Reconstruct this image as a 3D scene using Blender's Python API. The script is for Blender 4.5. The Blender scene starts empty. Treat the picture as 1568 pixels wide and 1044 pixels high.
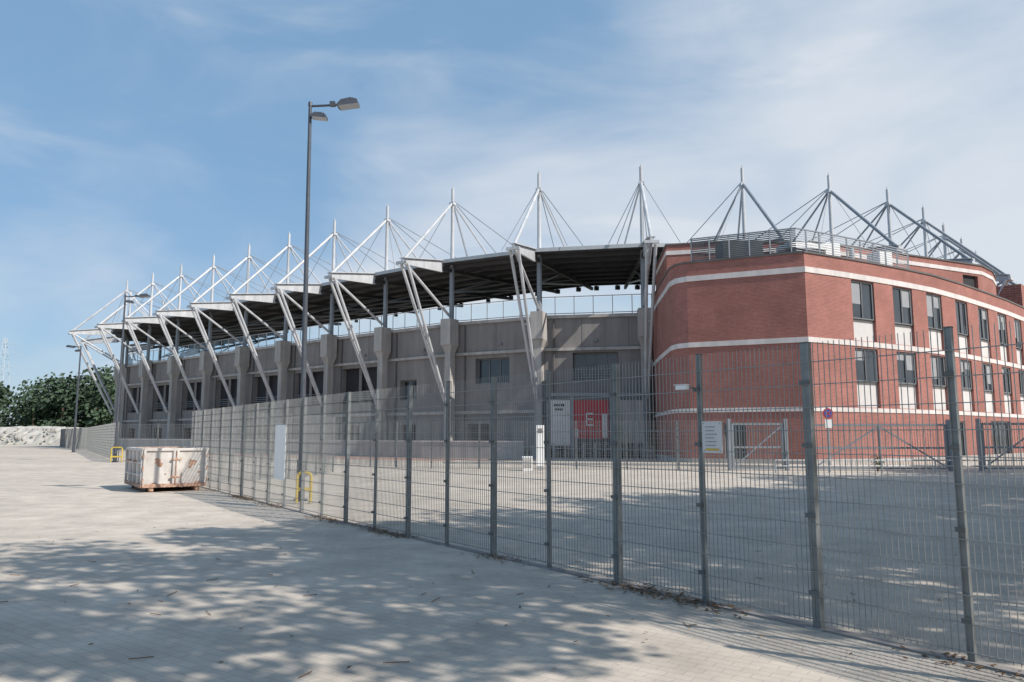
import bpy, math, random
from mathutils import Vector, Matrix
random.seed(7)
scene=bpy.context.scene
COL=scene.collection

# ---------------------------------------------------------------- materials
def nn(nt,t,**k):
    n=nt.nodes.new(t)
    for a,b in k.items(): setattr(n,a,b)
    return n
def pmat(name,col,rough=.6,metal=0.,var=.15,scale=2.,bump=0.,col2=None,detail=5,bscale=None,alpha=1.,spec=.5,lo=.3,hi=.7,streak=0.):
    m=bpy.data.materials.new(name); m.use_nodes=True
    nt=m.node_tree; b=nt.nodes['Principled BSDF']
    b.inputs['Roughness'].default_value=rough
    b.inputs['Metallic'].default_value=metal
    b.inputs['Specular IOR Level'].default_value=spec
    tc=nn(nt,'ShaderNodeTexCoord'); no=nn(nt,'ShaderNodeTexNoise')
    no.inputs['Scale'].default_value=scale; no.inputs['Detail'].default_value=detail
    no.inputs['Roughness'].default_value=.62
    nt.links.new(tc.outputs['Object'],no.inputs['Vector'])
    r=nn(nt,'ShaderNodeValToRGB')
    c1=[max(0,c*(1-var)) for c in col]+[1]
    c2=[min(1,c*(1+var)) for c in col]+[1] if col2 is None else list(col2)+[1]
    r.color_ramp.elements[0].color=c1; r.color_ramp.elements[0].position=lo
    r.color_ramp.elements[1].color=c2; r.color_ramp.elements[1].position=hi
    nt.links.new(no.outputs['Fac'],r.inputs['Fac'])
    src=r.outputs['Color']
    if streak:
        mp=nn(nt,'ShaderNodeMapping'); mp.inputs['Scale'].default_value=(2.2,2.2,.18); nt.links.new(tc.outputs['Object'],mp.inputs['Vector'])
        n4=nn(nt,'ShaderNodeTexNoise'); n4.inputs['Scale'].default_value=1.; n4.inputs['Detail'].default_value=5; nt.links.new(mp.outputs[0],n4.inputs['Vector'])
        q=nn(nt,'ShaderNodeMapRange'); q.inputs['From Min'].default_value=.35; q.inputs['From Max'].default_value=.65; q.inputs['To Min'].default_value=1-streak; q.inputs['To Max'].default_value=1+streak*.4
        nt.links.new(n4.outputs['Fac'],q.inputs['Value']); vs_=nn(nt,'ShaderNodeVectorMath',operation='SCALE'); nt.links.new(src,vs_.inputs[0]); nt.links.new(q.outputs[0],vs_.inputs['Scale']); src=vs_.outputs[0]
    nt.links.new(src,b.inputs['Base Color'])
    if bump:
        n2=nn(nt,'ShaderNodeTexNoise'); n2.inputs['Scale'].default_value=bscale or scale*8; n2.inputs['Detail'].default_value=6
        nt.links.new(tc.outputs['Object'],n2.inputs['Vector'])
        bp=nn(nt,'ShaderNodeBump'); bp.inputs['Strength'].default_value=bump; bp.inputs['Distance'].default_value=.02
        nt.links.new(n2.outputs['Fac'],bp.inputs['Height']); nt.links.new(bp.outputs['Normal'],b.inputs['Normal'])
    return m

def brickmat(name,c1,c2,mortar,uv=True,w=.25,h=.075,ms=.01,rot=0,stain=.25,stscale=.6,rough=.85,bump=.3,tint=None,big=.12):
    m=bpy.data.materials.new(name); m.use_nodes=True
    nt=m.node_tree; b=nt.nodes['Principled BSDF']; b.inputs['Roughness'].default_value=rough
    b.inputs['Specular IOR Level'].default_value=.25
    tc=nn(nt,'ShaderNodeTexCoord'); mp=nn(nt,'ShaderNodeMapping'); mp.inputs['Rotation'].default_value[2]=rot
    nt.links.new(tc.outputs['UV' if uv else 'Object'],mp.inputs['Vector'])
    br=nn(nt,'ShaderNodeTexBrick'); br.inputs['Scale'].default_value=1
    br.inputs['Brick Width'].default_value=w; br.inputs['Row Height'].default_value=h; br.inputs['Mortar Size'].default_value=ms
    br.inputs['Mortar Smooth'].default_value=.3
    br.inputs['Color1'].default_value=(*c1,1); br.inputs['Color2'].default_value=(*c2,1); br.inputs['Mortar'].default_value=(*mortar,1)
    nt.links.new(mp.outputs['Vector'],br.inputs['Vector'])
    n1=nn(nt,'ShaderNodeTexNoise'); n1.inputs['Scale'].default_value=stscale; n1.inputs['Detail'].default_value=8; n1.inputs['Roughness'].default_value=.65
    nt.links.new(tc.outputs['Object'],n1.inputs['Vector'])
    mr=nn(nt,'ShaderNodeMapRange'); mr.inputs['From Min'].default_value=.3; mr.inputs['From Max'].default_value=.7
    mr.inputs['To Min'].default_value=1-stain; mr.inputs['To Max'].default_value=1+stain*.5
    nt.links.new(n1.outputs['Fac'],mr.inputs['Value'])
    n2=nn(nt,'ShaderNodeTexNoise'); n2.inputs['Scale'].default_value=stscale*.12; n2.inputs['Detail'].default_value=3
    nt.links.new(tc.outputs['Object'],n2.inputs['Vector'])
    mr2=nn(nt,'ShaderNodeMapRange'); mr2.inputs['From Min'].default_value=.3; mr2.inputs['From Max'].default_value=.7
    mr2.inputs['To Min'].default_value=1-big; mr2.inputs['To Max'].default_value=1+big
    nt.links.new(n2.outputs['Fac'],mr2.inputs['Value'])
    mu=nn(nt,'ShaderNodeMath',operation='MULTIPLY'); nt.links.new(mr.outputs[0],mu.inputs[0]); nt.links.new(mr2.outputs[0],mu.inputs[1])
    vm=nn(nt,'ShaderNodeVectorMath',operation='SCALE')
    nt.links.new(br.outputs['Color'],vm.inputs[0]); nt.links.new(mu.outputs[0],vm.inputs['Scale'])
    nt.links.new(vm.outputs[0],b.inputs['Base Color'])
    bp=nn(nt,'ShaderNodeBump'); bp.inputs['Strength'].default_value=bump; bp.inputs['Distance'].default_value=.008
    n3=nn(nt,'ShaderNodeTexNoise'); n3.inputs['Scale'].default_value=25; n3.inputs['Detail'].default_value=5
    nt.links.new(tc.outputs['Object'],n3.inputs['Vector'])
    sb=nn(nt,'ShaderNodeMath',operation='SUBTRACT'); nt.links.new(n3.outputs['Fac'],sb.inputs[0]); nt.links.new(br.outputs['Fac'],sb.inputs[1])
    nt.links.new(sb.outputs[0],bp.inputs['Height']); nt.links.new(bp.outputs['Normal'],b.inputs['Normal'])
    return m

M={}
M['brick']=brickmat('red_brick',(.37,.135,.11),(.29,.105,.085),(.36,.27,.24),ms=.008,stain=.2)
M['paver']=brickmat('concrete_pavers',(.56,.49,.415),(.52,.46,.39),(.43,.38,.33),uv=False,w=.2,h=.1,ms=.005,rot=.62,stain=.26,stscale=1.3,bump=.3,big=.1)
M['redpaver']=brickmat('red_pavers',(.46,.29,.23),(.40,.25,.2),(.3,.22,.19),uv=False,w=.2,h=.1,ms=.006,rot=.62,stain=.2,stscale=1.3,bump=.35,big=.07)
M['grassland']=pmat('dry_grass_ground',(.16,.17,.08),.9,0,.3,.4,.4)
M['conc']=pmat('stand_concrete',(.245,.228,.22),.85,0,.12,.5,.2,bscale=8,streak=.14)
M['conc_l']=pmat('light_concrete',(.42,.40,.38),.8,0,.12,.8,.15,bscale=8,streak=.2)
M['conc_d']=pmat('dark_concrete',(.12,.115,.115),.85,0,.2,.6)
M['band']=pmat('white_band_render',(.66,.61,.59),.7,0,.08,1.2,streak=.12)
M['spandrel']=pmat('spandrel_panel',(.62,.60,.59),.45,0,.06,1.2)
M['glass']=pmat('window_glass',(.035,.045,.055),.06,0,.3,.4,spec=.8)
M['frame']=pmat('window_frame',(.18,.19,.2),.5,0,.1)
M['blind']=pmat('window_blind',(.30,.31,.33),.7,0,.1)
M['steel_w']=pmat('white_painted_steel',(.50,.515,.54),.45,.0,.1,1.5,streak=.15)
M['steel_g']=pmat('grey_steel',(.24,.265,.295),.5,.2,.12,1.5)
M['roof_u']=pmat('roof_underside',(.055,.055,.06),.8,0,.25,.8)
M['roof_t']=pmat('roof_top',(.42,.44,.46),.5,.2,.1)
M['galv']=pmat('galvanised_steel',(.40,.42,.43),.42,.55,.18,5)
M['wire']=pmat('galvanised_wire',(.27,.28,.28),.5,.4,.12,3)
M['post']=pmat('fence_post_steel',(.19,.205,.205),.45,.35,.22,6)
M['lampm']=pmat('lamp_grey_metal',(.09,.10,.12),.45,.4,.15,4)
M['lampg']=pmat('lamp_glass',(.35,.38,.42),.15,0,.05)
M['yellow']=pmat('yellow_paint',(.55,.40,.05),.5,0,.25,8)
M['white']=pmat('white_panel',(.80,.80,.79),.5,0,.05,3)
M['red']=pmat('red_banner',(.44,.05,.06),.55,0,.1,2)
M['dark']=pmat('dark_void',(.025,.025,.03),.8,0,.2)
M['black']=pmat('black_rubber',(.03,.03,.03),.7,0,.2)
M['clip']=pmat('fence_clip',(.12,.13,.13),.6,.2,.2)
M['skip']=pmat('skip_weathered_paint',(.56,.51,.47),.6,0,.15,2.2,.2,col2=(.68,.65,.62),lo=.3,hi=.6,streak=.2)
M['rust']=pmat('rusty_paint',(.30,.12,.06),.8,0,.4,9,.4,col2=(.62,.42,.32))
M['bark']=pmat('bark',(.12,.09,.06),.9,0,.3,6,.8)
M['leaf']=pmat('leaf_green',(.05,.09,.025),.6,0,.4,1.2)
M['leaf_far']=pmat('distant_foliage',(.042,.08,.045),.8,0,.45,.12,col2=(.075,.12,.065))
M['dry']=pmat('dry_leaves',(.17,.10,.05),.9,0,.5,12)
M['rubble']=pmat('rubble_stone',(.36,.345,.315),.9,0,.2,.8,.6,col2=(.50,.48,.44))
M['pylon']=pmat('pylon_steel_hazed',(.55,.62,.7),.6,0,.05)  # distance haze painted into the steel colour, so it is pale and bluish
M['signblue']=pmat('sign_blue',(.05,.09,.35),.5,0,.05)
M['hvac']=pmat('hvac_dark',(.10,.11,.12),.6,.1,.15)
M['lamella']=pmat('screen_louvres',(.40,.41,.43),.5,.3,.1)
g=bpy.data.materials.new('balustrade_glass'); g.use_nodes=True
nt=g.node_tree; nt.nodes.clear()
o=nn(nt,'ShaderNodeOutputMaterial'); tr=nn(nt,'ShaderNodeBsdfTransparent'); tr.inputs['Color'].default_value=(.80,.90,.95,1)
gl=nn(nt,'ShaderNodeBsdfGlossy'); gl.inputs['Roughness'].default_value=.08; gl.inputs['Color'].default_value=(.8,.9,1,1)
mx=nn(nt,'ShaderNodeMixShader'); fr=nn(nt,'ShaderNodeFresnel'); fr.inputs['IOR'].default_value=1.5
nt.links.new(fr.outputs[0],mx.inputs[0]); nt.links.new(tr.outputs[0],mx.inputs[1]); nt.links.new(gl.outputs[0],mx.inputs[2]); nt.links.new(mx.outputs[0],o.inputs[0])
M['cglass']=g

# ---------------------------------------------------------------- mesh builder
class MB:
    def __init__(s): s.v=[];s.f=[];s.m=[];s.uv=[];s.mats=[]
    def mi(s,k):
        if k not in s.mats: s.mats.append(k)
        return s.mats.index(k)
    def face(s,pts,mat,uv=None):
        i=len(s.v); s.v+= [tuple(p) for p in pts]; s.f.append(tuple(range(i,i+len(pts)))); s.m.append(s.mi(mat))
        s.uv.append(uv or [(p[0],p[2]) for p in pts])
    def beam(s,a,b,w,h,mat,up=None,caps=True):
        a=Vector(a);b=Vector(b);d=(b-a)
        if d.length<1e-6:return
        d.normalize()
        up=Vector(up) if up is not None else (Vector((0,0,1)) if abs(d.z)<.95 else Vector((0,1,0)))
        x=d.cross(up)
        if x.length<1e-4: x=d.cross(Vector((1,0,0)))
        x.normalize(); y=x.cross(d).normalized()
        x*=w/2;y*=h/2
        A=[a-x-y,a+x-y,a+x+y,a-x+y];B=[b-x-y,b+x-y,b+x+y,b-x+y]
        i=len(s.v); s.v+=[tuple(p) for p in A+B]; k=s.mi(mat)
        fs=[(0,1,5,4),(1,2,6,5),(2,3,7,6),(3,0,4,7)]
        if caps: fs+=[(3,2,1,0),(4,5,6,7)]
        for f in fs:
            s.f.append(tuple(i+j for j in f)); s.m.append(k); s.uv.append([(0,0),(1,0),(1,1),(0,1)])
    def cyl(s,a,b,r0,r1=None,n=10,mat='steel_g',caps=True):
        r1=r0 if r1 is None else r1
        a=Vector(a);b=Vector(b);d=(b-a).normalized()
        up=Vector((0,0,1)) if abs(d.z)<.95 else Vector((0,1,0))
        x=d.cross(up).normalized();y=x.cross(d).normalized()
        i=len(s.v);k=s.mi(mat)
        for c,r in((a,r0),(b,r1)):
            for j in range(n):
                t=2*math.pi*j/n; s.v.append(tuple(c+x*math.cos(t)*r+y*math.sin(t)*r))
        for j in range(n):
            s.f.append((i+j,i+(j+1)%n,i+n+(j+1)%n,i+n+j)); s.m.append(k); s.uv.append([(0,0),(1,0),(1,1),(0,1)])
        if caps:
            s.f.append(tuple(i+j for j in range(n))[::-1]); s.m.append(k); s.uv.append([(0,0)]*n)
            s.f.append(tuple(i+n+j for j in range(n))); s.m.append(k); s.uv.append([(0,0)]*n)
    def box(s,c,size,mat,ang=0,taper=1.):
        cx,cy,cz=c; sx,sy,sz=[q/2 for q in size]; ca,sa=math.cos(ang),math.sin(ang)
        P=[]
        for z,t in((-sz,taper),(sz,1.)):
            for x,y in((-sx,-sy),(sx,-sy),(sx,sy),(-sx,sy)):
                x*=t;y*=t; P.append((cx+x*ca-y*sa,cy+x*sa+y*ca,cz+z))
        i=len(s.v); s.v+=P; k=s.mi(mat)
        for f in((3,2,1,0),(4,5,6,7),(0,1,5,4),(1,2,6,5),(2,3,7,6),(3,0,4,7)):
            s.f.append(tuple(i+j for j in f)); s.m.append(k); s.uv.append([(0,0),(1,0),(1,1),(0,1)])
    def obj(s,name,parent=None,smooth=False,bevel=0):
        me=bpy.data.meshes.new(name); me.from_pydata(s.v,[],s.f)
        for k in s.mats: me.materials.append(M[k])
        me.polygons.foreach_set('material_index',s.m)
        uvl=me.uv_layers.new(name='UVMap'); flat=[]
        for u in s.uv:
            for p in u: flat+= [p[0],p[1]]
        uvl.data.foreach_set('uv',flat)
        if smooth: me.polygons.foreach_set('use_smooth',[True]*len(me.polygons))
        me.update()
        ob=bpy.data.objects.new(name,me); COL.objects.link(ob)
        if bevel:
            b=ob.modifiers.new('bevel','BEVEL'); b.width=bevel; b.segments=2; b.limit_method='ANGLE'
        if parent: ob.parent=parent
        return ob
def empty(name):
    e=bpy.data.objects.new(name,None); COL.objects.link(e); e.empty_display_size=.5; return e

class Curve:
    """poly-line on the ground, ordered left to right; outward = towards viewer side"""
    def __init__(s,pts):
        s.p=[Vector((a,b)) for a,b in pts]; s.S=[0]
        for i in range(1,len(s.p)): s.S.append(s.S[-1]+(s.p[i]-s.p[i-1]).length)
        sn=[]
        for i in range(len(s.p)-1):
            d=(s.p[i+1]-s.p[i]).normalized(); sn.append(Vector((d.y,-d.x)))
        s.n=[]
        for i in range(len(s.p)):
            if i==0:s.n.append(sn[0])
            elif i==len(s.p)-1:s.n.append(sn[-1])
            else:
                m=(sn[i-1]+sn[i]).normalized(); s.n.append(m/max(.5,m.dot(sn[i])))
        s.sn=sn; s.L=s.S[-1]
    def at(s,t,off=0,z=0):
        t=max(0,min(s.L,t))
        for i in range(len(s.S)-1):
            if t<=s.S[i+1]+1e-9: break
        f=(t-s.S[i])/(s.S[i+1]-s.S[i])
        q=s.p[i].lerp(s.p[i+1],f)+s.n[i].lerp(s.n[i+1],f)*off
        return Vector((q.x,q.y,z))
    def breaks(s,a,b,extra=()):
        r=sorted(set([round(a,4),round(b,4)]+[round(x,4) for x in s.S if a<x<b]+[round(x,4) for x in extra if a<x<b])); return r
def strip(mb,cv,a,b,o0,o1,z0,z1,mat,step=None):
    br=cv.breaks(a,b)
    for i in range(len(br)-1):
        s0,s1=br[i],br[i+1]
        I0,I1,O0,O1=cv.at(s0,o0),cv.at(s1,o0),cv.at(s0,o1),cv.at(s1,o1)
        def q(p,z):return (p.x,p.y,z)
        mb.face([q(O0,z0),q(O1,z0),q(O1,z1),q(O0,z1)],mat,[(s0,z0),(s1,z0),(s1,z1),(s0,z1)])
        mb.face([q(I1,z0),q(I0,z0),q(I0,z1),q(I1,z1)],mat,[(s1,z0),(s0,z0),(s0,z1),(s1,z1)])
        mb.face([q(O0,z1),q(O1,z1),q(I1,z1),q(I0,z1)],mat)
        mb.face([q(O0,z0),q(I0,z0),q(I1,z0),q(O1,z0)],mat)
    for s0 in(a,b):
        I,O=cv.at(s0,o0),cv.at(s0,o1)
        mb.face([(I.x,I.y,z0),(O.x,O.y,z0),(O.x,O.y,z1),(I.x,I.y,z1)],mat)
def wall(mb,fr,cv,a,b,z0,z1,ops,mat,off=0,depth=.25,gl='glass',frame='frame'):
    ss=cv.breaks(a,b,[o[0] for o in ops]+[o[1] for o in ops])
    zz=sorted(set([z0,z1]+[o[2] for o in ops]+[o[3] for o in ops]))
    zz=[z for z in zz if z0<=z<=z1]
    def ino(s,z):
        for o in ops:
            if o[0]<s<o[1] and o[2]<z<o[3]: return o
    for i in range(len(ss)-1):
        for j in range(len(zz)-1):
            s0,s1,a0,a1=ss[i],ss[i+1],zz[j],zz[j+1]
            if s1-s0<1e-3: continue
            o=ino((s0+s1)/2,(a0+a1)/2)
            of=off if o is None else off-depth
            P=[cv.at(s0,of,a0),cv.at(s1,of,a0),cv.at(s1,of,a1),cv.at(s0,of,a1)]
            k=mat if o is None else (gl if o[4]=='g' else o[4])
            (mb if o is None else fr).face(P,k,[(s0,a0),(s1,a0),(s1,a1),(s0,a1)])
    for o in ops:
        s0,s1,a0,a1=o[:4]; br=cv.breaks(s0,s1)
        for s in(s0,s1):
            mb.face([cv.at(s,off,a0),cv.at(s,off-depth,a0),cv.at(s,off-depth,a1),cv.at(s,off,a1)],mat,[(s,a0),(s+depth,a0),(s+depth,a1),(s,a1)])
        for i in range(len(br)-1):
            for z in(a0,a1):
                mb.face([cv.at(br[i],off,z),cv.at(br[i+1],off,z),cv.at(br[i+1],off-depth,z),cv.at(br[i],off-depth,z)],mat)
        if o[4]=='g':
            d=off-depth+.04; e=.05
            for z in(a0+e,a1-e): fr.beam(cv.at(s0,d,z),cv.at(s1,d,z),.07,.09,frame)
            n=o[5]
            for q in range(n+1):
                s=s0+e+(s1-s0-2*e)*q/n
                fr.beam(cv.at(s,d,a0+.09),cv.at(s,d,a1-.09),.07,.07,frame)

# ---------------------------------------------------------------- ground
def sheet(name,x0,x1,y0,y1,z,mat):
    mb=MB(); mb.face([(x0,y0,z),(x1,y0,z),(x1,y1,z),(x0,y1,z)],mat); return mb.obj(name)
sheet('ground',-1500,1500,-600,2500,-.004,'grassland')
sheet('paved_plaza',-98,110,-40,128,0,'paver')

# ---------------------------------------------------------------- stadium
cols=[(-49,119),(-53,112.5),(-54.3,105.3),(-51.2,98.2),(-45.5,93.4),(-39.8,88.6),(-34,83.8),(-28.3,79),(-22.6,74.3),(-16.9,69.6),
 (-11.1,65),(-4.9,60.2),(2.1,56.6),(9.8,55.1),(17.6,55.4),(24.9,57),(31.2,60.4),(36.9,65.4),(41.9,71),(46.8,76.3),(51.8,82),(57,88),(62.5,93.6),(68,99.5)]
C=Curve(cols)
stad=empty('stadium_stand')
def CP(i,t,z,lat=0):
    n=C.n[i].normalized(); d=Vector((-n.y,n.x)); p=C.p[i]+n*t+d*lat
    return Vector((p.x,p.y,z))
K0=13
walls=MB(); win=MB()
ops=[]
for i in range(len(cols)-1):
    s0=C.S[i]; L=C.S[i+1]-s0
    if i==12:
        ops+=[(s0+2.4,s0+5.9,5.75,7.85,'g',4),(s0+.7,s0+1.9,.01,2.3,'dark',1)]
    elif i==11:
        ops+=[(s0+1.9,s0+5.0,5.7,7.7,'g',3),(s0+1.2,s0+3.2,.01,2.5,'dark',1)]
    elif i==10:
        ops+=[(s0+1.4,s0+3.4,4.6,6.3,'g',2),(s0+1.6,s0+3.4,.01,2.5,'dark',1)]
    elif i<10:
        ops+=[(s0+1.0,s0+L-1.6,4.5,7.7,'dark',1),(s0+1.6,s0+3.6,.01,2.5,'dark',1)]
wall(walls,win,C,0,C.L,0,10.5,ops,'conc',off=-.6,depth=.5)
strip(walls,C,0,C.L,-1.0,-.42,10.5,10.75,'conc_l')
strip(walls,C,0,C.L,-.6,-.40,8.0,8.22,'conc_l')
strip(walls,C,0,C.L,-.6,-.45,3.3,3.55,'conc_l')
strip(walls,C,0,C.S[K0],-.6,-.52,.0,.5,'conc_d')
s=0
while s<C.L:
    walls.beam(C.at(s,-.597,8.24),C.at(s,-.597,10.48),.03,.02,'conc_d')
    s+=3.6
for i in range(3,10):
    s0=C.S[i]; L=C.S[i+1]-s0
    for z in(5.5,5.3,5.1,4.9): win.beam(C.at(s0+1,-.63,z),C.at(s0+L-1.6,-.63,z),.04,.04,'steel_g')
    win.beam(C.at(s0+(L-.6)/2,-.8,4.52),C.at(s0+(L-.6)/2,-.8,7.68),.25,.25,'conc')
sA=C.S[12]
for z in(5.95,6.15,6.35,6.55): win.beam(C.at(sA+2.3,-.5,z),C.at(sA+6.0,-.5,z),.03,.03,'steel_g')
for q in range(8): win.beam(C.at(sA+2.3+q*.528,-.5,5.8),C.at(sA+2.3+q*.528,-.5,6.55),.03,.03,'steel_g')
for i in range(3,13): walls.cyl(C.at(C.S[i]+.95,-.5,.2),C.at(C.S[i]+.95,-.5,10.4),.06,mat='conc_d',n=6)
# bulkhead wall lights
for i in range(9,13): walls.box(C.at(C.S[i]+4.2,-.53,8.75),(.3,.14,.18),'frame',math.atan2(C.n[i].y,C.n[i].x)+math.pi/2)
walls.obj('concrete_wall',stad); win.obj('wall_openings',stad)
st=MB()
rows=[(-1,10.2),(-2.8,10.2),(-2.8,8.7)]
t=-2.8;z=8.7
while z>1.2:
    rows.append((t-.8,z)); t-=.8; z-=.45; rows.append((t,z))
for i in range(len(cols)-1):
    for a,b in zip(rows[:-1],rows[1:]):
        st.face([CP(i,a[0],a[1]),CP(i+1,a[0],a[1]),CP(i+1,b[0],b[1]),CP(i,b[0],b[1])],'conc_d')
st.obj('seating_tier',stad)
gb=MB()
s=0
while s<C.L-1.5:
    gb.beam(C.at(s,-.7,10.75),C.at(s,-.7,12.25),.06,.06,'steel_w')
    gb.face([C.at(s+.05,-.7,10.85),C.at(s+1.45,-.7,10.85),C.at(s+1.45,-.7,12.1),C.at(s+.05,-.7,12.1)],'cglass')
    s+=1.5
for i in range(len(cols)-1):
    for z in(10.9,12.2): gb.beam(C.at(C.S[i],-.7,z),C.at(C.S[i+1],-.7,z),.06,.06,'steel_w')
gb.obj('glass_balustrade',stad)
rf=MB(); TI=-18
for i in range(len(cols)-1):
    A,B=CP(i,1.5,15.3),CP(i+1,1.5,15.3); Dn,Cn=CP(i,TI,16.5),CP(i+1,TI,16.5); up=Vector((0,0,.28))
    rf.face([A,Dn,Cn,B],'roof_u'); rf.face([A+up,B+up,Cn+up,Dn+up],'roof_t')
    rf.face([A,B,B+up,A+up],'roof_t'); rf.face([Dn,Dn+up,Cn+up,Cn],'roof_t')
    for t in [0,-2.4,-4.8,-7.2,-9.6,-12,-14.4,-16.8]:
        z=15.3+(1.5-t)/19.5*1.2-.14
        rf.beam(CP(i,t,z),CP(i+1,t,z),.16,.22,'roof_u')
rf.obj('canopy_roof',stad)
ts=MB(); ms=MB(); pr=MB()
for i in range(len(cols)):
    def rz(t): return 15.3+(1.5-t)/19.5*1.2
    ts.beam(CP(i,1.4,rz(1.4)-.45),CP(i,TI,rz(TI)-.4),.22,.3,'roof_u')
    ts.cyl(CP(i,0,13.2),CP(i,-13,rz(-13)-.6),.09,mat='steel_g',n=6)
    ts.cyl(CP(i,0,13.2),CP(i,-6,rz(-6)-.6),.07,mat='steel_g',n=6)
    ms.cyl(CP(i,0,10.6),CP(i,0,15.3),.2,.2,mat='steel_g')
    ms.cyl(CP(i,0,15.3),CP(i,0,21.9),.16,.12,mat='steel_w')
    ms.cyl(CP(i,0,21.9),CP(i,0,22.15),.05,.03,mat='steel_w',n=6)
    ms.box(CP(i,0,20.6),(.42,.42,.22),'steel_w',math.atan2(C.n[i].y,C.n[i].x))
    T=CP(i,6,14.55)
    ms.cyl(CP(i,0,20.7),T+Vector((0,0,.15)),.12,mat='steel_g' if i>13 else 'steel_w')
    for l in(-1.3,1.3):
        ms.cyl(CP(i,0,20.7),CP(i,-4.5,15.9,l),.075,mat='steel_g' if i>13 else 'steel_w',n=6)
        ms.cyl(CP(i,0,20.9),CP(i,-14,16.6,l*1.6),.035,mat='steel_g',n=6)
        ms.cyl(CP(i,0,20.9),CP(i,1.4,15.6,l*2.0),.025,mat='steel_g',n=6)
    n=C.n[i].normalized(); d=Vector((-n.y,n.x,0))*.09
    W=[CP(i,6.2,14.35),CP(i,6.2,14.75),CP(i,1.3,15.5),CP(i,1.3,14.6)]
    a=[p+d for p in W]; b=[p-d for p in W]
    ts.face(a,'steel_w'); ts.face(b[::-1],'steel_w')
    for q in range(4): ts.face([a[q],b[q],b[(q+1)%4],a[(q+1)%4]],'steel_w')
    ts.beam(CP(i,6.2,14.45,-.5),CP(i,6.2,14.45,.5),.2,.2,'steel_w')
    ts.beam(CP(i,6.2,14.8),CP(i,1.3,15.55),.5,.06,'steel_w')
    ts.cyl(T,CP(i,.3,11.2),.11,mat='steel_w',n=8)
    for l in(-1,1): ts.cyl(CP(i,5.9,14.4,.3*l),CP(i,.75,4.3,.08*l),.115,mat='steel_w',n=8)
    ts.beam(CP(i,3.4,9.55,-.25),CP(i,3.4,9.55,.25),.1,.1,'steel_w')
    ang=math.atan2(n.y,n.x)
    pr.box(CP(i,.25,9.85),(1.15,.95,2.1),'conc_l',ang)
    pr.box(CP(i,.2,8.5),(1.0,.95,.6),'conc_l',ang,taper=.62)
    pr.box(CP(i,.2,4.1),(.62,.58,8.2),'conc_l',ang)
    pr.box(CP(i,.3,.45),(.95,.9,.9),'conc_l',ang)
ts.obj('canopy_trusses',stad,smooth=False); ms.obj('masts_and_stays',stad); pr.obj('concrete_piers',stad)
fl=MB()
for i in range(3,16):
    for f in(.23,.77):
        p=CP(i,-16,15.75).lerp(CP(i+1,-16,15.75),f)
        fl.box(p,(.4,.3,.4),'hvac',.3); fl.cyl(p+Vector((0,0,.2)),p+Vector((0,0,.75)),.04,mat='hvac',n=6)
fl.obj('floodlights',stad)
# ---------------------------------------------------------------- brick building
bb=empty('brick_office_building')
front=[(10.4,55),(9.9,50),(9.6,46),(9.45,44.2),(9.6,43.2),(10.1,42.62),(15.9,40),(18.5,41.35),(21,42.75),(23.6,44.3),(26.2,46),(29.7,48.8),(33.2,51.8),(36.6,54.8),(40,58),(43.6,62),(46.8,66.2)]
B=Curve(front); sc=B.S[6]
bw=MB(); bwin=MB()
ops=[]
pos=[4.7,8.5,12.1,16.2,20.2,24.2,28.2,32.2]
for p in pos:
    w=1.0
    ops+=[(sc+p-w,sc+p+w,8.15,10.38,'g',2),(sc+p-w,sc+p+w,6.92,8.15,'spandrel',1),(sc+p-w,sc+p+w,4.6,6.5,'g',2),(sc+p-w,sc+p+w,3.17,4.6,'spandrel',1)]
ops+=[(sc+13.2,sc+15.4,.01,2.5,'g',2),(sc+17,sc+18.5,.01,2.3,'g',2),(sc+20,sc+24,.01,2.6,'g',4),(sc-4.6,sc-3.4,.01,2.3,'g',1)]
wall(bw,bwin,B,0,B.L,0,11.5,ops,'brick',depth=.16)
for z0,z1 in((2.9,3.13),(6.6,6.88),(10.43,10.74)):
    strip(bw,B,0,B.L,-.02,.045,z0,z1,'band')
strip(bw,B,0,B.L,-.35,.06,11.5,11.6,'conc_d')
strip(bw,B,0,B.L,-.02,.03,0,.35,'conc_l')
rnd=random.Random(21)
for p in pos:
    for z0,z1 in((8.15,10.38),(4.6,6.5)):
        for q in(0,1):
            if rnd.random()<.55:
                hgt=(z1-z0)*rnd.uniform(.25,.75)
                s_a=sc+p-1+q+.08; s_b=s_a+.84
                bwin.face([B.at(s_a,-.15,z1-hgt),B.at(s_b,-.15,z1-hgt),B.at(s_b,-.15,z1-.1),B.at(s_a,-.15,z1-.1)],'blind')
back=[(46.8,66.2),(43.5,71),(38,65.6),(31.6,59.6),(25,56.2),(17.6,54.6),(10.4,54.4)]
for a,b in zip(back[:-1],back[1:]):
    L=(Vector(b)-Vector(a)).length
    bw.face([(a[0],a[1],0),(b[0],b[1],0),(b[0],b[1],11.5),(a[0],a[1],11.5)],'brick',[(0,0),(L,0),(L,11.5),(0,11.5)])
bw.face([(x,y,11.35) for x,y in front+back[1:-1]],'conc_d')
U=Curve([(10.75,55.2),(10.15,48.2),(14,47.3),(20,47.6),(28.2,51.3),(34.6,54.3),(36.6,56.2),(38.4,58.6)])
uops=[(U.S[3]+1.2,U.S[3]+2.4,11.6,13.1,'g',1),(U.S[4]+4.9,U.S[4]+6.6,12.2,13.2,'dark',1)]
wall(bw,bwin,U,0,U.L,11.4,14.0,uops,'brick',depth=.2)
strip(bw,U,0,U.L,-.02,.05,13.35,13.62,'band'); strip(bw,U,0,U.L,-.3,.07,14.0,14.1,'conc_d')
ub=[(38.4,58.6),(36,62),(31,58.5),(25,55.5),(17.6,54.4),(10.75,54.6)]
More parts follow.
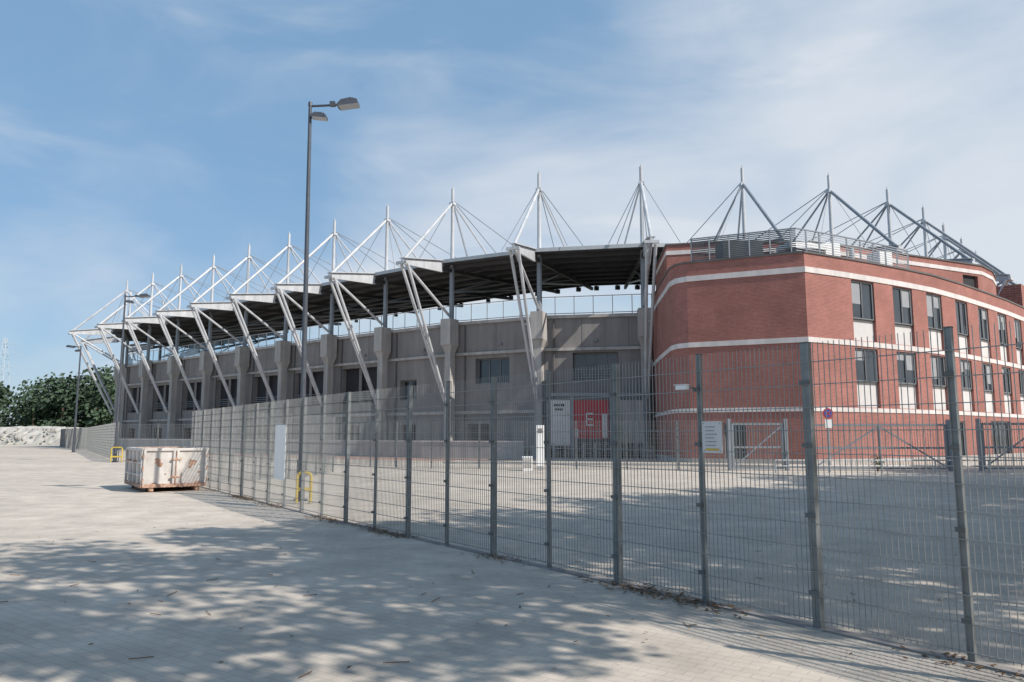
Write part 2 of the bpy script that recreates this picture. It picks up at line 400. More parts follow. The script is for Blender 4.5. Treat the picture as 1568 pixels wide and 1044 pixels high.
for a,b in zip(ub[:-1],ub[1:]): bw.face([(a[0],a[1],11.4),(b[0],b[1],11.4),(b[0],b[1],14),(a[0],a[1],14)],'brick')
bw.face([(v.x,v.y,13.9) for v in U.p]+[(x,y,13.9) for x,y in ub[1:-1]],'conc_d')
bw.box((41.5,62.5,12.6),(3.2,3.2,2.6),'brick',.8)
bw.obj('brick_walls',bb); bwin.obj('windows',bb)
sr=MB(); a0=B.S[4]+.6; b0=sc+11
s=a0
while s<b0:
    sr.beam(B.at(s,-.9,11.36),B.at(s,-.9,13.15),.07,.07,'steel_g'); s+=1.25
br=B.breaks(a0,b0)
for i in range(len(br)-1):
    left=br[i]<sc-.1
    z=11.62
    while z<13.12:
        sr.beam(B.at(br[i],-.9,z),B.at(br[i+1],-.9,z),.03,.06 if left else .035,'hvac' if left else 'lamella' ); z+=.11 if left else .14
    sr.beam(B.at(br[i],-.9,13.15),B.at(br[i+1],-.9,13.15),.08,.06,'steel_g')
sr.obj('rooftop_screen',bb)
hv=MB()
hv.box((13.6,44,12.2),(2.4,1.6,1.7),'hvac',.0); hv.box((13.6,44,13.08),(1.9,1.2,.1),'lamella')
hv.box((17.6,44.6,12.9),(2.6,1.4,.35),'white',.25); hv.box((19.3,45.2,12.3),(1.2,1.2,1.9),'white',.4); hv.box((17.2,44.4,12.0),(.9,.9,1.3),'steel_g',.25)
hv.box((23.6,47.2,12.3),(1.1,1.0,1.9),'white',.4)
hv.cyl((21.5,46.5,11.35),(21.5,46.5,13.4),.18,mat='galv')
hv.obj('rooftop_plant',bb,bevel=.03)
# ---------------------------------------------------------------- entrance
en=MB()
for x in(2.5,4.25,7.0,9.4): en.beam((x,53.4,0),(x,53.4,4.5),.16,.16,'steel_g')
en.beam((2.4,53.4,4.5),(9.5,53.4,4.5),.3,.22,'steel_g')
en.box((3.35,53.45,2.5),(1.5,.08,3.2),'spandrel'); en.box((8.2,53.45,2.6),(2.1,.08,3.0),'conc_l')
en.box((5.6,53.45,2.75),(2.5,.08,2.7),'red')
for x,z,w,h in((5.3,2.75,.12,.9),(5.55,3.15,.45,.11),(5.55,2.75,.36,.11),(5.55,2.35,.45,.11)):
    en.box((x,53.39,z),(w,.03,h),'spandrel')
en.box((6.55,53.38,2.3),(.35,.03,1.7),'spandrel'); en.box((4.55,53.38,1.75),(.25,.03,.6),'spandrel')
for k in range(6): en.box((3.0+.13*k,53.39,3.75),(.08,.03,.16),'dark')
for k in range(5): en.box((3.05+.13*k,53.39,3.45),(.08,.03,.13),'dark')
for x in(2.9,3.7,5.0,5.8,6.5,7.6,8.6):
    en.beam((x,53.0,0),(x,53.0,1.1),.08,.08,'galv'); 
    for z in(.4,.7,1.0): en.beam((x,53.0,z),(x+.55,53.0,z),.04,.04,'galv')
en.beam((2.5,53,.0),(9.4,53,.0),.3,.05,'conc_l')
en.obj('entrance_gate')
lw=MB()
LW=Curve([(-50,91),(-14,60.8),(-6.5,55.4),(.8,52.2)])
strip(lw,LW,0,LW.L,-.12,.12,0,1.15,'conc_l'); strip(lw,LW,0,LW.L,-.17,.17,1.15,1.24,'band')
lw.obj('low_concrete_wall')
rp=MB()
br=[LW.S[1]-14]+LW.S[1:]
for i in range(len(br)-1):
    rp.face([LW.at(br[i],.2,.004),LW.at(br[i+1],.2,.004),LW.at(br[i+1],5.5,.004),LW.at(br[i],5.5,.004)][::1],'redpaver')
rp.obj('red_paved_path')

# ---------------------------------------------------------------- mesh fences
def fence(name,pts,H=2.42,sp=1.18,first=0,wire=.0055,vs=.05,post=(.05,.075),spike=.03,edging=False,wm='wire',pm='post',k0=0):
    cv=Curve(pts); mb=MB(); s=first; k=k0
    rnd=random.Random(len(name))
    while s<=cv.L+.01:
        w=post[1] if k%2 else post[0]
        p=cv.at(s); n=cv.at(s,1)-p if s<cv.L-1e-3 else cv.at(s-.01,1)-cv.at(s-.01)
        lx,ly=rnd.uniform(-.008,.008),rnd.uniform(-.008,.008)
        mb.beam((p.x,p.y,0),(p.x+lx,p.y+ly,H+.03),w,w*.8,pm,up=n)
        mb.box((p.x+lx,p.y+ly,H+.037),(w+.006,w*.8+.006,.012),'clip',math.atan2(n.y,n.x)+math.pi/2)
        for z in(.3,.95,1.55,2.1):
            if z<H: mb.beam(cv.at(s,.045,z-.018),cv.at(s,.045,z+.018),w+.02,.02,'clip',up=n)
        mb.box((p.x,p.y,.006),(w+.09,w+.09,.012),'galv',math.atan2(n.y,n.x))
        s+=sp;k+=1
    s=vs/2
    while s<cv.L:
        a=cv.at(s,.035,.06); mb.beam(a,(a.x,a.y,H+spike),wire,wire,wm,up=(cv.at(s,1)-cv.at(s)),caps=False); s+=vs
    z=.08
    while z<H:
        for o in(.029,.041):
            br=cv.breaks(0,cv.L)
            for i in range(len(br)-1): mb.beam(cv.at(br[i],o,z),cv.at(br[i+1],o,z),.007,.007,wm,caps=False)
        z+=.2
    if edging: strip(mb,cv,0,cv.L,-.06,.06,0,.015,'conc')
    return mb.obj(name),cv
S0=(3.34+.594*1.22*5, 5.69-.8045*1.22*5)
FP=[(-10.9,25.8),(-10.0,24.5),(-3.58,15.06),(3.34,5.69),S0]
SP=1.21
tmp=Curve(FP); nb=int(tmp.S[3]/SP); FIRST=tmp.S[3]-nb*SP
f1,FC=fence('metal_mesh_fence',FP,sp=SP,first=FIRST,edging=True,k0=(nb)%2)
fence('metal_mesh_fence.001',[(-62,104),(-46,82),(-24.4,47)],sp=2.5,vs=.1,wire=.01)
fence('metal_mesh_fence.002',[(-24.3,46.9),(-13,46.5),(-5,38),(10,35.6)],sp=2.4,H=2.3,vs=.1,wire=.009)
fence('metal_mesh_fence.003',[(-10.8,26.1),(-8.2,29.5),(-8,34)],sp=1.25,vs=.05)
def gate(name,x0,x1,y0,y1,H=2.15):
    mb=MB(); a=Vector((x0,y0,0));b=Vector((x1,y1,0)); d=(b-a); L=d.length
    up=Vector((0,0,1))
    for p in(a,b): mb.beam(p,p+up*(H+.25),.16,.16,'steel_g')
    d.normalize(); a2=a+d*.14;b2=b-d*.14
    for z in(.12,H*.5,H): mb.beam(a2+up*z,b2+up*z,.07,.09,'steel_g')
    n=max(1,int(L/2.3))
    for q in range(n+1):
        p=a2.lerp(b2,q/n); mb.beam(p+up*.12,p+up*H,.08,.08,'steel_g')
        if q<n:
            p2=a2.lerp(b2,(q+1)/n)
            if q%2: p,p2=p2,p
            mb.beam(p+up*.15,p2+up*(H-.05),.06,.06,'steel_g')
    s=.2
    while s<L-.2:
        p=a+d*s; mb.beam(p+up*.12,p+up*(H+.1),.016,.016,'wire',caps=False); s+=.12
    mb.obj(name)
gate('swing_gate',10.2,12.8,35.5,35.4); gate('swing_gate.001',13.9,20.2,35.3,35.0,2.1); gate('swing_gate.002',21.6,27.5,35,35)
kb=MB(); KC=Curve([(-4,44),(9,40.5),(13,38.6),(16,37.2),(22,40.2),(32,47),(42,56)])
strip(kb,KC,0,KC.L,-.15,0,0,.12,'conc_l'); kb.obj('kerb')
pv=MB()
for i in range(len(KC.S)-1):
    pv.face([KC.at(KC.S[i],-.15,.11),KC.at(KC.S[i+1],-.15,.11),KC.at(KC.S[i+1],-2.6,.11),KC.at(KC.S[i],-2.6,.11)],'paver')
pv.obj('pavement')
gr=MB(); a=Vector((11.5,33.2,0)); b=Vector((30,33.0,0))
for q in range(9):
    p=a.lerp(b,q/8); gr.cyl(p,p+Vector((0,0,.55)),.035,mat='galv',n=8)
for z in(.3,.55): gr.cyl(a+Vector((0,0,z)),b+Vector((0,0,z)),.03,mat='galv',n=8)
gr.obj('low_guard_rail')

# ---------------------------------------------------------------- street lamps
def lamp(name,x,y,H,r=.075,lean=(0,0),sc=1.,heading=0,arm=1.12):
    mb=MB(); top=Vector((x+lean[0],y+lean[1],H)); base=Vector((x,y,0))
    mb.cyl(base,base+Vector((0,0,.05)),r*2.4,mat='lampm',n=12)
    mid=base.lerp(top,.1)
    mb.cyl(base,mid,r*1.35,r*1.3,mat='lampm',n=14); mb.cyl(mid,top,r,r*.6,mat='lampm',n=14)
    mb.box(mid-Vector((0,0,.2)),(r*2.9,r*.6,.35),'black',heading)
    h=Vector((math.cos(heading),math.sin(heading),0)); nn_=Vector((-h.y,h.x,0))
    mb.cyl(top-Vector((0,0,.06)),top-Vector((0,0,.02))+h*(arm-.3)*sc,.032*sc,mat='lampm',n=8)
    def head(c,ang,k=1.):
        k*=sc
        e=Vector((h.x*math.cos(ang)-0,h.y*math.cos(ang),math.sin(ang)))
        u=Vector((-h.x*math.sin(ang),-h.y*math.sin(ang),math.cos(ang)))
        prof=[(-.26,-.03),(-.14,.09),(.12,.13),(.3,.07),(.32,-.05),(-.2,-.07)]
        a=[c+(e*p+u*q)*k+nn_*.17*k for p,q in prof]; b=[c+(e*p+u*q)*k-nn_*.17*k for p,q in prof]
        mb.face(a,'lampm'); mb.face(b[::-1],'lampm')
        for i in range(6):
            j=(i+1)%6; mb.face([a[i],b[i],b[j],a[j]],'lampg' if i==4 else 'lampm')
        for q in range(4):
            o=e*(-.1+.1*q)*k; mb.beam(c+o+u*.09*k-nn_*.15*k,c+o+u*.09*k+nn_*.15*k,.01,.08,'lampm',up=u)
    head(top+h*arm*sc*.88+Vector((0,0,-.02)),.1,1.0)
    mb.box(top+h*.6*sc,(.14*sc,.12*sc,.12*sc),'lampm',heading)
    c2=top+h*.22*sc-Vector((0,0,.36*sc)); head(c2,-.15,.75)
    mb.cyl(top-Vector((0,0,.33*sc)),c2-h*.15*sc,.03*sc,mat='lampm',n=8)
    mb.cyl(top-Vector((0,0,.06)),top+Vector((0,0,.05)),r*.75,mat='lampm',n=10)
    mb.obj(name)
lamp('street_lamp',-5.31,19.2,10.45,lean=(-.1,0))
lamp('street_lamp.001',-24.2,46.3,10.3,r=.08,heading=.1,sc=1.1)
lamp('street_lamp.002',-41.9,72.5,10.2,r=.1,heading=2.9,sc=1.2)

# ---------------------------------------------------------------- bollards
def guard(name,x,y,ang,w=.32,h=.75):
    mb=MB(); d=Vector((math.cos(ang),math.sin(ang),0))*w/2; c=Vector((x,y,0)); up=Vector((0,0,1))
    r=.035; A=c-d;Bp=c+d
    mb.cyl(A,A+up*(h-.12),r,mat='yellow'); mb.cyl(Bp,Bp+up*(h-.12),r,mat='yellow')
    prev=A+up*(h-.12)
    for q in range(1,5):
        t=q/4*math.pi/2; p=A+up*(h-.12)+d.normalized()*(.12*(1-math.cos(t)))+up*.12*math.sin(t); mb.cyl(prev,p,r,mat='yellow'); prev=p
    p=Bp+up*h-d.normalized()*.12; mb.cyl(prev,p,r,mat='yellow'); prev=p
    for q in range(1,5):
        t=q/4*math.pi/2; p=Bp+up*(h-.12)-d.normalized()*.12*(1-math.sin(t))+up*.12*math.cos(t); mb.cyl(prev,p,r,mat='yellow'); prev=p
    mb.beam(A+up*.35,Bp+up*.35,.05,.08,'yellow')
    for p in(A,Bp): mb.cyl(p,p+up*.03,r*1.9,mat='galv')
    mb.obj(name,smooth=False)
guard('yellow_safety_barrier',-5.0,18.35,.2); guard('yellow_safety_barrier.001',-23.9,45.9,.3,.6,.9)

# ---------------------------------------------------------------- skip container
def skip():
    root=empty('waste_skip_container')
    u=Vector((.81,.585,0)).normalized(); v=Vector((-.585,.81,0)).normalized(); A=Vector((-10.62,21.9,0)); up=Vector((0,0,1))
    W,L,H=1.75,2.7,1.12; z0=.13
    P=lambda a,b,z:A+u*a+v*b+up*z
    mb=MB()
    tp=.05
    def ring(z,o): return [P(o,o,z),P(W-o,o,z),P(W-o,L-o,z),P(o,L-o,z)]
    b=ring(z0,tp);t=ring(z0+H,0);ti=ring(z0+H,.06);bi=ring(z0+.08,.1)
    for i in range(4):
        j=(i+1)%4
        mb.face([b[i],b[j],t[j],t[i]],'skip'); mb.face([ti[i],ti[j],bi[j],bi[i]],'rust'); mb.face([t[i],t[j],ti[j],ti[i]],'skip')
    mb.face(b[::-1],'rust'); mb.face(bi,'rust')
    mb.obj('body',root)
    rb=MB()
    for a,c,o in((P(0,0,z0+H-.03),P(W,0,z0+H-.03),0),(P(0,0,z0+H-.03),P(0,L,z0+H-.03),0),(P(W,0,z0+H-.03),P(W,L,z0+H-.03),0),(P(0,L,z0+H-.03),P(W,L,z0+H-.03),0)): rb.beam(a,c,.09,.08,'skip')
    for a,c in((P(0,0,z0+.05),P(W,0,z0+.05)),(P(0,0,z0+.05),P(0,L,z0+.05))): rb.beam(a,c,.09,.1,'rust')
    for a in(.03,W/2-.05,W/2+.05,W-.03): rb.beam(P(a,-.01,z0+.1),P(a,-.02,z0+H-.06),.07,.07,'skip',up=v)
    for q in range(5):
        bb_=.05+q*(L-.1)/4; rb.beam(P(-.01,bb_,z0+.1),P(-.02,bb_,z0+H-.06),.07,.07,'skip',up=u)
    for z in(.35,.7): rb.beam(P(-.01,0,z0+z),P(-.01,L,z0+z),.04,.05,'skip')
    rb.cyl(P(W/2,-.06,z0+.08),P(W/2,-.06,z0+H-.1),.018,mat='rust',n=6)
    for z in(.3,.8): rb.beam(P(W/2-.14,-.05,z0+z),P(W/2+.14,-.05,z0+z),.04,.05,'rust')
    for a in(.0,W):
        for z in(.2,.55,.9): rb.cyl(P(a,-.03,z0+z-.06),P(a,-.03,z0+z+.06),.03,mat='rust',n=8)
    for a in(.25,W-.25):
        rb.beam(P(a,0,.08),P(a,L,.08),.12,.12,'rust')
    for a in(.2,W-.2):
        for b_ in(.25,L-.25): rb.cyl(P(a-.06,b_,.08),P(a+.06,b_,.08),.08,mat='black',n=12)
    rb.cyl(P(-.02,L*.3,z0+.75),P(-.14,L*.3,z0+.75),.035,mat='rust'); rb.cyl(P(-.02,L*.7,z0+.75),P(-.14,L*.7,z0+.75),.035,mat='rust')
    rb.obj('ribs_and_feet',root,bevel=.008)
    fk=MB(); rnd=random.Random(3)
    for cx,cz,rr in((.38,.88,.13),(.46,.78,.09),(1.35,.85,.12),(1.28,.72,.08),(.3,.2,.10),(1.5,.2,.1),(1.1,.16,.08),(.62,.5,.04),(1.55,.55,.05)):
        n=11; pts=[]
        for k in range(n):
            a=2*math.pi*k/n; q=rr*rnd.uniform(.5,1.15); pts.append(P(cx+q*math.cos(a),.05-.05*((cz+q*math.sin(a)-.13)/1.12)-.004,cz+q*.8*math.sin(a)))
        fk.face(pts,'rust')
    fk.obj('rust_patches',root)
skip()

# ---------------------------------------------------------------- signs etc on fence
def on_fence(name,s,z,w,h,off,mat,extra=None):
    mb=MB(); a=FC.at(s,off,z); n=(FC.at(s,1)-FC.at(s)).normalized(); d=Vector((-n.y,n.x,0))
    mb.beam(a-d*w/2,a+d*w/2,.008,h,mat,up=(0,0,1))
    if extra: extra(mb,a,n,d)
    for sx in(-1,1):
        for sz in(-1,1): mb.cyl(a+d*sx*(w/2-.02)+Vector((0,0,sz*(h/2-.02)))-n*.01,a+d*sx*(w/2-.02)+Vector((0,0,sz*(h/2-.02)))+n*.009,.007,mat='galv',n=6)
    mb.obj(name)
def notice(mb,a,n,d):
    for k in range(6): mb.beam(a+n*.006-d*.08+Vector((0,0,.10-k*.036)),a+n*.006+d*random.uniform(.02,.08)+Vector((0,0,.10-k*.036)),.003,.009,'blind')
    mb.beam(a+n*.007-d*.08+Vector((0,0,-.12)),a+n*.007+d*.08+Vector((0,0,-.12)),.003,.02,'yellow')
s_post=FC.S[3]-SP*2
on_fence('notice_sign',s_post+.19,1.62,.24,.31,.055,'spandrel',notice)
on_fence('white_notice_board',FC.S[1]+8.3,1.25,.75,1.25,.06,'white')
cam_=MB(); p=FC.at(s_post-.06,.04,2.12); n=(FC.at(s_post,1)-FC.at(s_post)).normalized(); d=Vector((-n.y,n.x,0))
cam_.cyl(p,p+n*.08,.012,mat='galv',n=8); cam_.beam(p+n*.09-d*.12,p+n*.09+d*.02,.05,.045,'white'); cam_.beam(p+n*.09-d*.14+Vector((0,0,.028)),p+n*.09+d*.03+Vector((0,0,.028)),.065,.008,'white'); cam_.cyl(p+n*.09-d*.12,p+n*.09-d*.13,.02,mat='black',n=10)
cam_.obj('security_camera',bevel=.004)
ib=MB(); ib.box((1.32,35.4,1.15),(.36,.1,1.9),'white'); ib.beam((1.32,35.4,0),(1.32,35.4,.25),.2,.08,'galv'); ib.box((1.32,35.34,1.85),(.22,.03,.2),'conc'); ib.obj('information_board',bevel=.01)
ub_=MB(); ub_.box((.72,35.2,.3),(.45,.4,.6),'white'); ub_.box((.72,35.2,.63),(.5,.45,.06),'white'); ub_.box((.72,34.99,.35),(.36,.02,.4),'conc_l'); ub_.obj('utility_box',bevel=.015)
ps=MB(); c=Vector((14.35,34.3,0)); ps.cyl(c,c+Vector((0,0,2.95)),.035,mat='galv')
ps.cyl(c+Vector((0,-.04,2.62)),c+Vector((0,-.055,2.62)),.24,mat='red',n=24); ps.cyl(c+Vector((0,-.056,2.62)),c+Vector((0,-.062,2.62)),.18,mat='signblue',n=24)
ps.beam(c+Vector((-.12,-.066,2.74)),c+Vector((.12,-.066,2.5)),.006,.045,'red'); ps.beam(c+Vector((.12,-.066,2.74)),c+Vector((-.12,-.066,2.5)),.006,.045,'red')
ps.box(c+Vector((0,-.05,2.15)),(.3,.015,.38),'white'); ps.obj('no_stopping_sign')
sb=MB(); rnd=random.Random(31)
for k in range(7):
    a=rnd.uniform(0,6.28); sb.cyl((16.1,33.5,0),(16.1+.14*math.cos(a),33.5+.14*math.sin(a),rnd.uniform(.4,.7)),.012,.005,mat='bark',n=5)
for k in range(260):
    o=Vector((rnd.gauss(0,.12),rnd.gauss(0,.12),.48+rnd.gauss(0,.15))); A_=Vector((rnd.gauss(0,1),rnd.gauss(0,1),rnd.gauss(0,1))).normalized(); b=A_.orthogonal().normalized(); e=A_.cross(b)
    q=Vector((16.1,33.5,0))+o; sb.face([q-b*.035,q+e*.02,q+b*.035,q-e*.02],'leaf')
sb.obj('small_shrub')

# ---------------------------------------------------------------- trees
def tree_mesh(seed,Hc=10.2,R=4.4,RZ=3.0,clumps=40,per=260,ls=.27):
    rnd=random.Random(seed); mb=MB()
    prev=Vector((0,0,0)); r=.24
    for k in range(1,7):
        p=Vector((rnd.uniform(-.12,.12),rnd.uniform(-.12,.12),k*1.35)); mb.cyl(prev,p,r,r*.87,mat='bark',n=10,caps=False); r*=.87; prev=p
        if k>=3:
            for _ in range(3):
                a=rnd.uniform(0,6.28); q=p+Vector((math.cos(a)*rnd.uniform(1.2,2.8),math.sin(a)*rnd.uniform(1.2,2.8),rnd.uniform(1,2.8)))
                m_=p.lerp(q,.5)+Vector((0,0,.3)); mb.cyl(p,m_,r*.5,r*.33,mat='bark',n=6,caps=False); mb.cyl(m_,q,r*.33,.02,mat='bark',n=6,caps=False)
    for _ in range(clumps):
        while True:
            v=Vector((rnd.uniform(-1,1),rnd.uniform(-1,1),rnd.uniform(-1,1)))
            if .25<v.length<1: break
        c=Vector((v.x*R,v.y*R,Hc+v.z*RZ)); cr=rnd.uniform(.6,1.3); fx,fy=rnd.uniform(.7,1.4),rnd.uniform(.7,1.4)
        for _ in range(int(per*cr)):
            while True:
                o=Vector((rnd.uniform(-1,1),rnd.uniform(-1,1),rnd.uniform(-.6,.6)))
                if o.length<1: break
            o=Vector((o.x*fx,o.y*fy,o.z))*cr
            a=Vector((rnd.gauss(0,1),rnd.gauss(0,1),rnd.gauss(0,1)+.5)).normalized(); b=a.orthogonal().normalized()
            b.rotate(Matrix.Rotation(rnd.uniform(0,6.28),3,a)); e=a.cross(b); l=ls*rnd.uniform(.6,1.2)
            q=c+o; mb.face([q-b*l*.5,q+e*l*.32,q+b*l*.5,q-e*l*.32],'leaf')
    return mb
T1=tree_mesh(1).obj('deciduous_tree'); T2=tree_mesh(5).obj('deciduous_tree.001')
tp=[(4.2,-.3),(7.9,4.4),(11.4,4.9),(15.6,5.6),(15.2,11),(19.4,9.5),(20.6,16.3),(24.2,22.6),(26,15),(29.5,22.6),(35,30),(23.5,6),(31,10),(35,18.5),
    (17.8,13),(13.4,7.6),(24,18.8),(27.6,19),(32,26.5),(22.5,12.5),(37,23.5)]
for i,(x,y) in enumerate(tp):
    if i==0: ob=T1
    elif i==1: ob=T2
    else:
        ob=bpy.data.objects.new('deciduous_tree.%03d'%i,(T1 if i%2 else T2).data); COL.objects.link(ob)
    ob.location=(x,y,0); ob.rotation_euler=(0,0,i*1.9); q=random.uniform(.92,1.08); ob.scale=(q,q,random.uniform(.95,1.05))

# distant trees
dt=MB(); rnd=random.Random(11)
for _ in range(200):
    x=rnd.uniform(-190,-64); y=146+rnd.uniform(0,20)+( -x-62)*.05; h=rnd.uniform(12,15.5)*( .95+.08*math.sin(x*.13)); r=rnd.uniform(3.4,5.0)
    dt.cyl((x,y,0),(x,y,h*.5),.25,.15,mat='bark',n=6,caps=False)
    for _ in range(17):
        a=rnd.uniform(0,6.28); rr=rnd.uniform(0,1)**.5*r; zc=rnd.uniform(.18,.93)*h; f=1-max(0,(zc/h-.5))*1.1
        c=Vector((x+math.cos(a)*rr*f,y+math.sin(a)*rr*f,zc))
        for _ in range(20):
            o=Vector((rnd.gauss(0,.85),rnd.gauss(0,.85),rnd.gauss(0,.7))); A_=Vector((rnd.gauss(0,1),rnd.gauss(0,1)-.3,rnd.gauss(0,1)+.8)).normalized(); b=A_.orthogonal().normalized(); e=A_.cross(b); l=rnd.uniform(.4,1.0)
            q=c+o; dt.face([q-b*l*.6,q+e*l*.4,q+b*l*.6,q-e*l*.4],'leaf_far')
dt.obj('distant_trees')
rb=MB(); NX,NY=200,9; rnd=random.Random(4); grid=[]
for i in range(NX+1):
    row=[]
    for j in range(NY+1):
        x=-190+i*130/NX; f=j/NY; y=129+(-x-60)*.04+f*7; z=math.sin(min(1,f*1.5)*math.pi/2)*2.9+rnd.uniform(-.18,.18)*(f>0)+.25*math.sin(x*.2)*f
        row.append((x+rnd.uniform(-.25,.25),y+rnd.uniform(-.3,.3),max(-.05,z) if j else -.05))
    grid.append(row)
for i in range(NX):
    for j in range(NY): rb.face([grid[i][j],grid[i+1][j],grid[i+1][j+1],grid[i][j+1]],'rubble')
for _ in range(900):
    x=rnd.uniform(-180,-60); f=rnd.uniform(0,1); y=128.5+(-x-60)*.04+f*7; z=math.sin(min(1,f*1.5)*math.pi/2)*2.8; q=rnd.uniform(.2,.5)
    rb.box((x,y,z),(q,q*.8,q*.7),'rubble',rnd.uniform(0,3),taper=rnd.uniform(.6,.9))
rb.obj('rubble_embankment')
py=MB(); px,pyy=-238,350; Hh=47
def lv(z): return 3.6*(1-z/Hh)+.5
zs=[0,9,17,24,30,35,39,43,47]
for a,b in zip(zs[:-1],zs[1:]):
    for sx,sy in((-1,-1),(1,-1),(1,1),(-1,1)):
        py.beam((px+sx*lv(a),pyy+sy*lv(a),a),(px+sx*lv(b),pyy+sy*lv(b),b),.16,.16,'pylon')
    for (s1,s2) in(((-1,-1),(1,-1)),((1,1),(-1,1))):
        py.beam((px+s1[0]*lv(a),pyy+s1[1]*lv(a),a),(px+s2[0]*lv(b),pyy+s2[1]*lv(b),b),.1,.1,'pylon'); py.beam((px+s2[0]*lv(a),pyy+s2[1]*lv(a),a),(px+s1[0]*lv(b),pyy+s1[1]*lv(b),b),.1,.1,'pylon')
for z,w in((33,7),(39,9),(44,6)):
    py.beam((px-w,pyy,z),(px+w,pyy,z),.18,.18,'pylon'); py.beam((px-w,pyy,z),(px,pyy,z+2),.12,.12,'pylon'); py.beam((px+w,pyy,z),(px,pyy,z+2),.12,.12,'pylon')
py.obj('power_pylon')

# fallen leaves and twigs
dl=MB(); rnd=random.Random(9)
def leafat(x,y,q):
    a=rnd.uniform(0,6.28); c=Vector((x,y,.004+rnd.uniform(0,.02))); u=Vector((math.cos(a),math.sin(a),rnd.uniform(-.3,.3)))*q; v=Vector((-math.sin(a),math.cos(a),rnd.uniform(-.3,.3)))*q*.5
    c.z+=abs(u.z)+abs(v.z); dl.face([c-u,c+v,c+u,c-v],'dry')
for _ in range(10000):
    s=rnd.uniform(FC.S[1],FC.L); cl=.25+.6*math.sin(s*2.1)+.6*math.sin(s*.9+1)
    if rnd.random()>cl*.9: continue
    p=FC.at(s,rnd.gauss(.08,.11)); leafat(p.x,p.y,rnd.uniform(.012,.038))
for _ in range(500): leafat(rnd.uniform(-9,7),rnd.uniform(3.5,20),rnd.uniform(.012,.03))
for _ in range(40):
    x,y=rnd.uniform(-6,4),rnd.uniform(4.5,12); a=rnd.uniform(0,6.28); l=rnd.uniform(.06,.2)
    dl.cyl((x,y,.008),(x+math.cos(a)*l,y+math.sin(a)*l,.015),.004,mat='dry',n=5)
dl.obj('fallen_leaves')

# ---------------------------------------------------------------- light
el=math.radians(42); sh=Vector((.86,-.51)).normalized()
Sd=Vector((sh.x*math.cos(el),sh.y*math.cos(el),math.sin(el)))
sl=bpy.data.lights.new('sun','SUN'); sl.energy=5.; sl.angle=math.radians(.5); sl.color=(1,.94,.86)
so=bpy.data.objects.new('sun',sl); COL.objects.link(so); so.rotation_euler=(-Sd).to_track_quat('-Z','Y').to_euler(); so.location=(20,-20,30)
w=bpy.data.worlds.new('World'); scene.world=w; w.use_nodes=True; nt=w.node_tree; nt.nodes.clear()
out=nn(nt,'ShaderNodeOutputWorld'); bg=nn(nt,'ShaderNodeBackground'); bg.inputs['Strength'].default_value=.13
sky=nn(nt,'ShaderNodeTexSky',sky_type='NISHITA'); sky.sun_disc=False; sky.sun_elevation=el; sky.sun_rotation=math.atan2(sh.x,sh.y); sky.air_density=1.; sky.dust_density=.8; sky.ozone_density=1.5
tc=nn(nt,'ShaderNodeTexCoord'); mp=nn(nt,'ShaderNodeMapping'); mp.inputs['Scale'].default_value=(1.6,1.6,4.); mp.inputs['Rotation'].default_value=(0,.25,.3)
no=nn(nt,'ShaderNodeTexNoise'); no.inputs['Scale'].default_value=1.3; no.inputs['Detail'].default_value=8; no.inputs['Roughness'].default_value=.5; no.inputs['Distortion'].default_value=.4
nt.links.new(tc.outputs['Generated'],mp.inputs['Vector']); nt.links.new(mp.outputs[0],no.inputs['Vector'])
sx=nn(nt,'ShaderNodeSeparateXYZ'); nt.links.new(tc.outputs['Generated'],sx.inputs[0])
mx1=nn(nt,'ShaderNodeMath',operation='MULTIPLY_ADD'); mx1.inputs[1].default_value=.38; nt.links.new(sx.outputs['X'],mx1.inputs[0]); nt.links.new(no.outputs['Fac'],mx1.inputs[2])
mz=nn(nt,'ShaderNodeMath',operation='MULTIPLY_ADD'); mz.inputs[1].default_value=-.62; nt.links.new(sx.outputs['Z'],mz.inputs[0]); nt.links.new(mx1.outputs[0],mz.inputs[2])
mr=nn(nt,'ShaderNodeMapRange'); mr.interpolation_type='SMOOTHSTEP'; mr.inputs['From Min'].default_value=.10; mr.inputs['From Max'].default_value=.60; mr.inputs['To Max'].default_value=.95
nt.links.new(mz.outputs[0],mr.inputs['Value'])
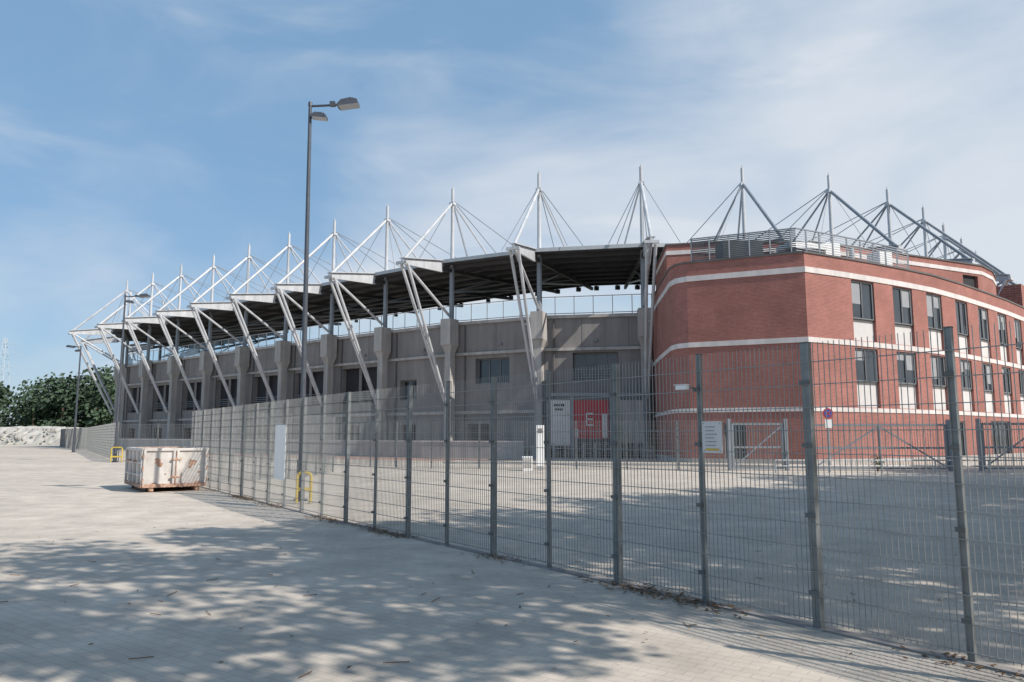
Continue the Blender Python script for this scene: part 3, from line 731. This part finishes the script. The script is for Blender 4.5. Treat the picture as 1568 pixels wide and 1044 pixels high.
mp2=nn(nt,'ShaderNodeMapping'); mp2.inputs['Scale'].default_value=(1.8,2.5,6.); mp2.inputs['Rotation'].default_value=(.1,-.22,.8); mp2.inputs['Location'].default_value=(3.1,1.7,.4)
no2=nn(nt,'ShaderNodeTexNoise'); no2.inputs['Scale'].default_value=1.4; no2.inputs['Detail'].default_value=7; no2.inputs['Roughness'].default_value=.52; no2.inputs['Distortion'].default_value=.7
nt.links.new(tc.outputs['Generated'],mp2.inputs['Vector']); nt.links.new(mp2.outputs[0],no2.inputs['Vector'])
mr2=nn(nt,'ShaderNodeMapRange'); mr2.interpolation_type='SMOOTHSTEP'; mr2.inputs['From Min'].default_value=.45; mr2.inputs['From Max'].default_value=.8; mr2.inputs['To Max'].default_value=.42
nt.links.new(no2.outputs['Fac'],mr2.inputs['Value'])
mxx=nn(nt,'ShaderNodeMath',operation='ADD',use_clamp=True); nt.links.new(mr.outputs[0],mxx.inputs[0]); nt.links.new(mr2.outputs[0],mxx.inputs[1])
mxm=nn(nt,'ShaderNodeMath',operation='MINIMUM'); mxm.inputs[1].default_value=.95; nt.links.new(mxx.outputs[0],mxm.inputs[0])
hz=nn(nt,'ShaderNodeMix',data_type='RGBA'); hz.inputs['Factor'].default_value=.65; hz.inputs['B'].default_value=(1.85,3.4,5.3,1); nt.links.new(sky.outputs[0],hz.inputs['A'])
mix=nn(nt,'ShaderNodeMix',data_type='RGBA'); mix.inputs['B'].default_value=(5.5,5.9,6.4,1)
nt.links.new(mxm.outputs[0],mix.inputs['Factor']); nt.links.new(hz.outputs['Result'],mix.inputs['A'])
nt.links.new(mix.outputs['Result'],bg.inputs['Color']); nt.links.new(bg.outputs[0],out.inputs[0])
# ---------------------------------------------------------------- camera
cd=bpy.data.cameras.new('camera'); cam=bpy.data.objects.new('camera',cd); COL.objects.link(cam)
cd.sensor_width=36; cd.lens=36*1150/1568; cd.clip_end=5000; cd.clip_start=.05
cam.location=(0,0,1.64); cam.rotation_euler=(math.radians(90+7.14),0,0); scene.camera=cam
scene.view_settings.view_transform='Standard'; scene.view_settings.look='None'; scene.view_settings.exposure=0
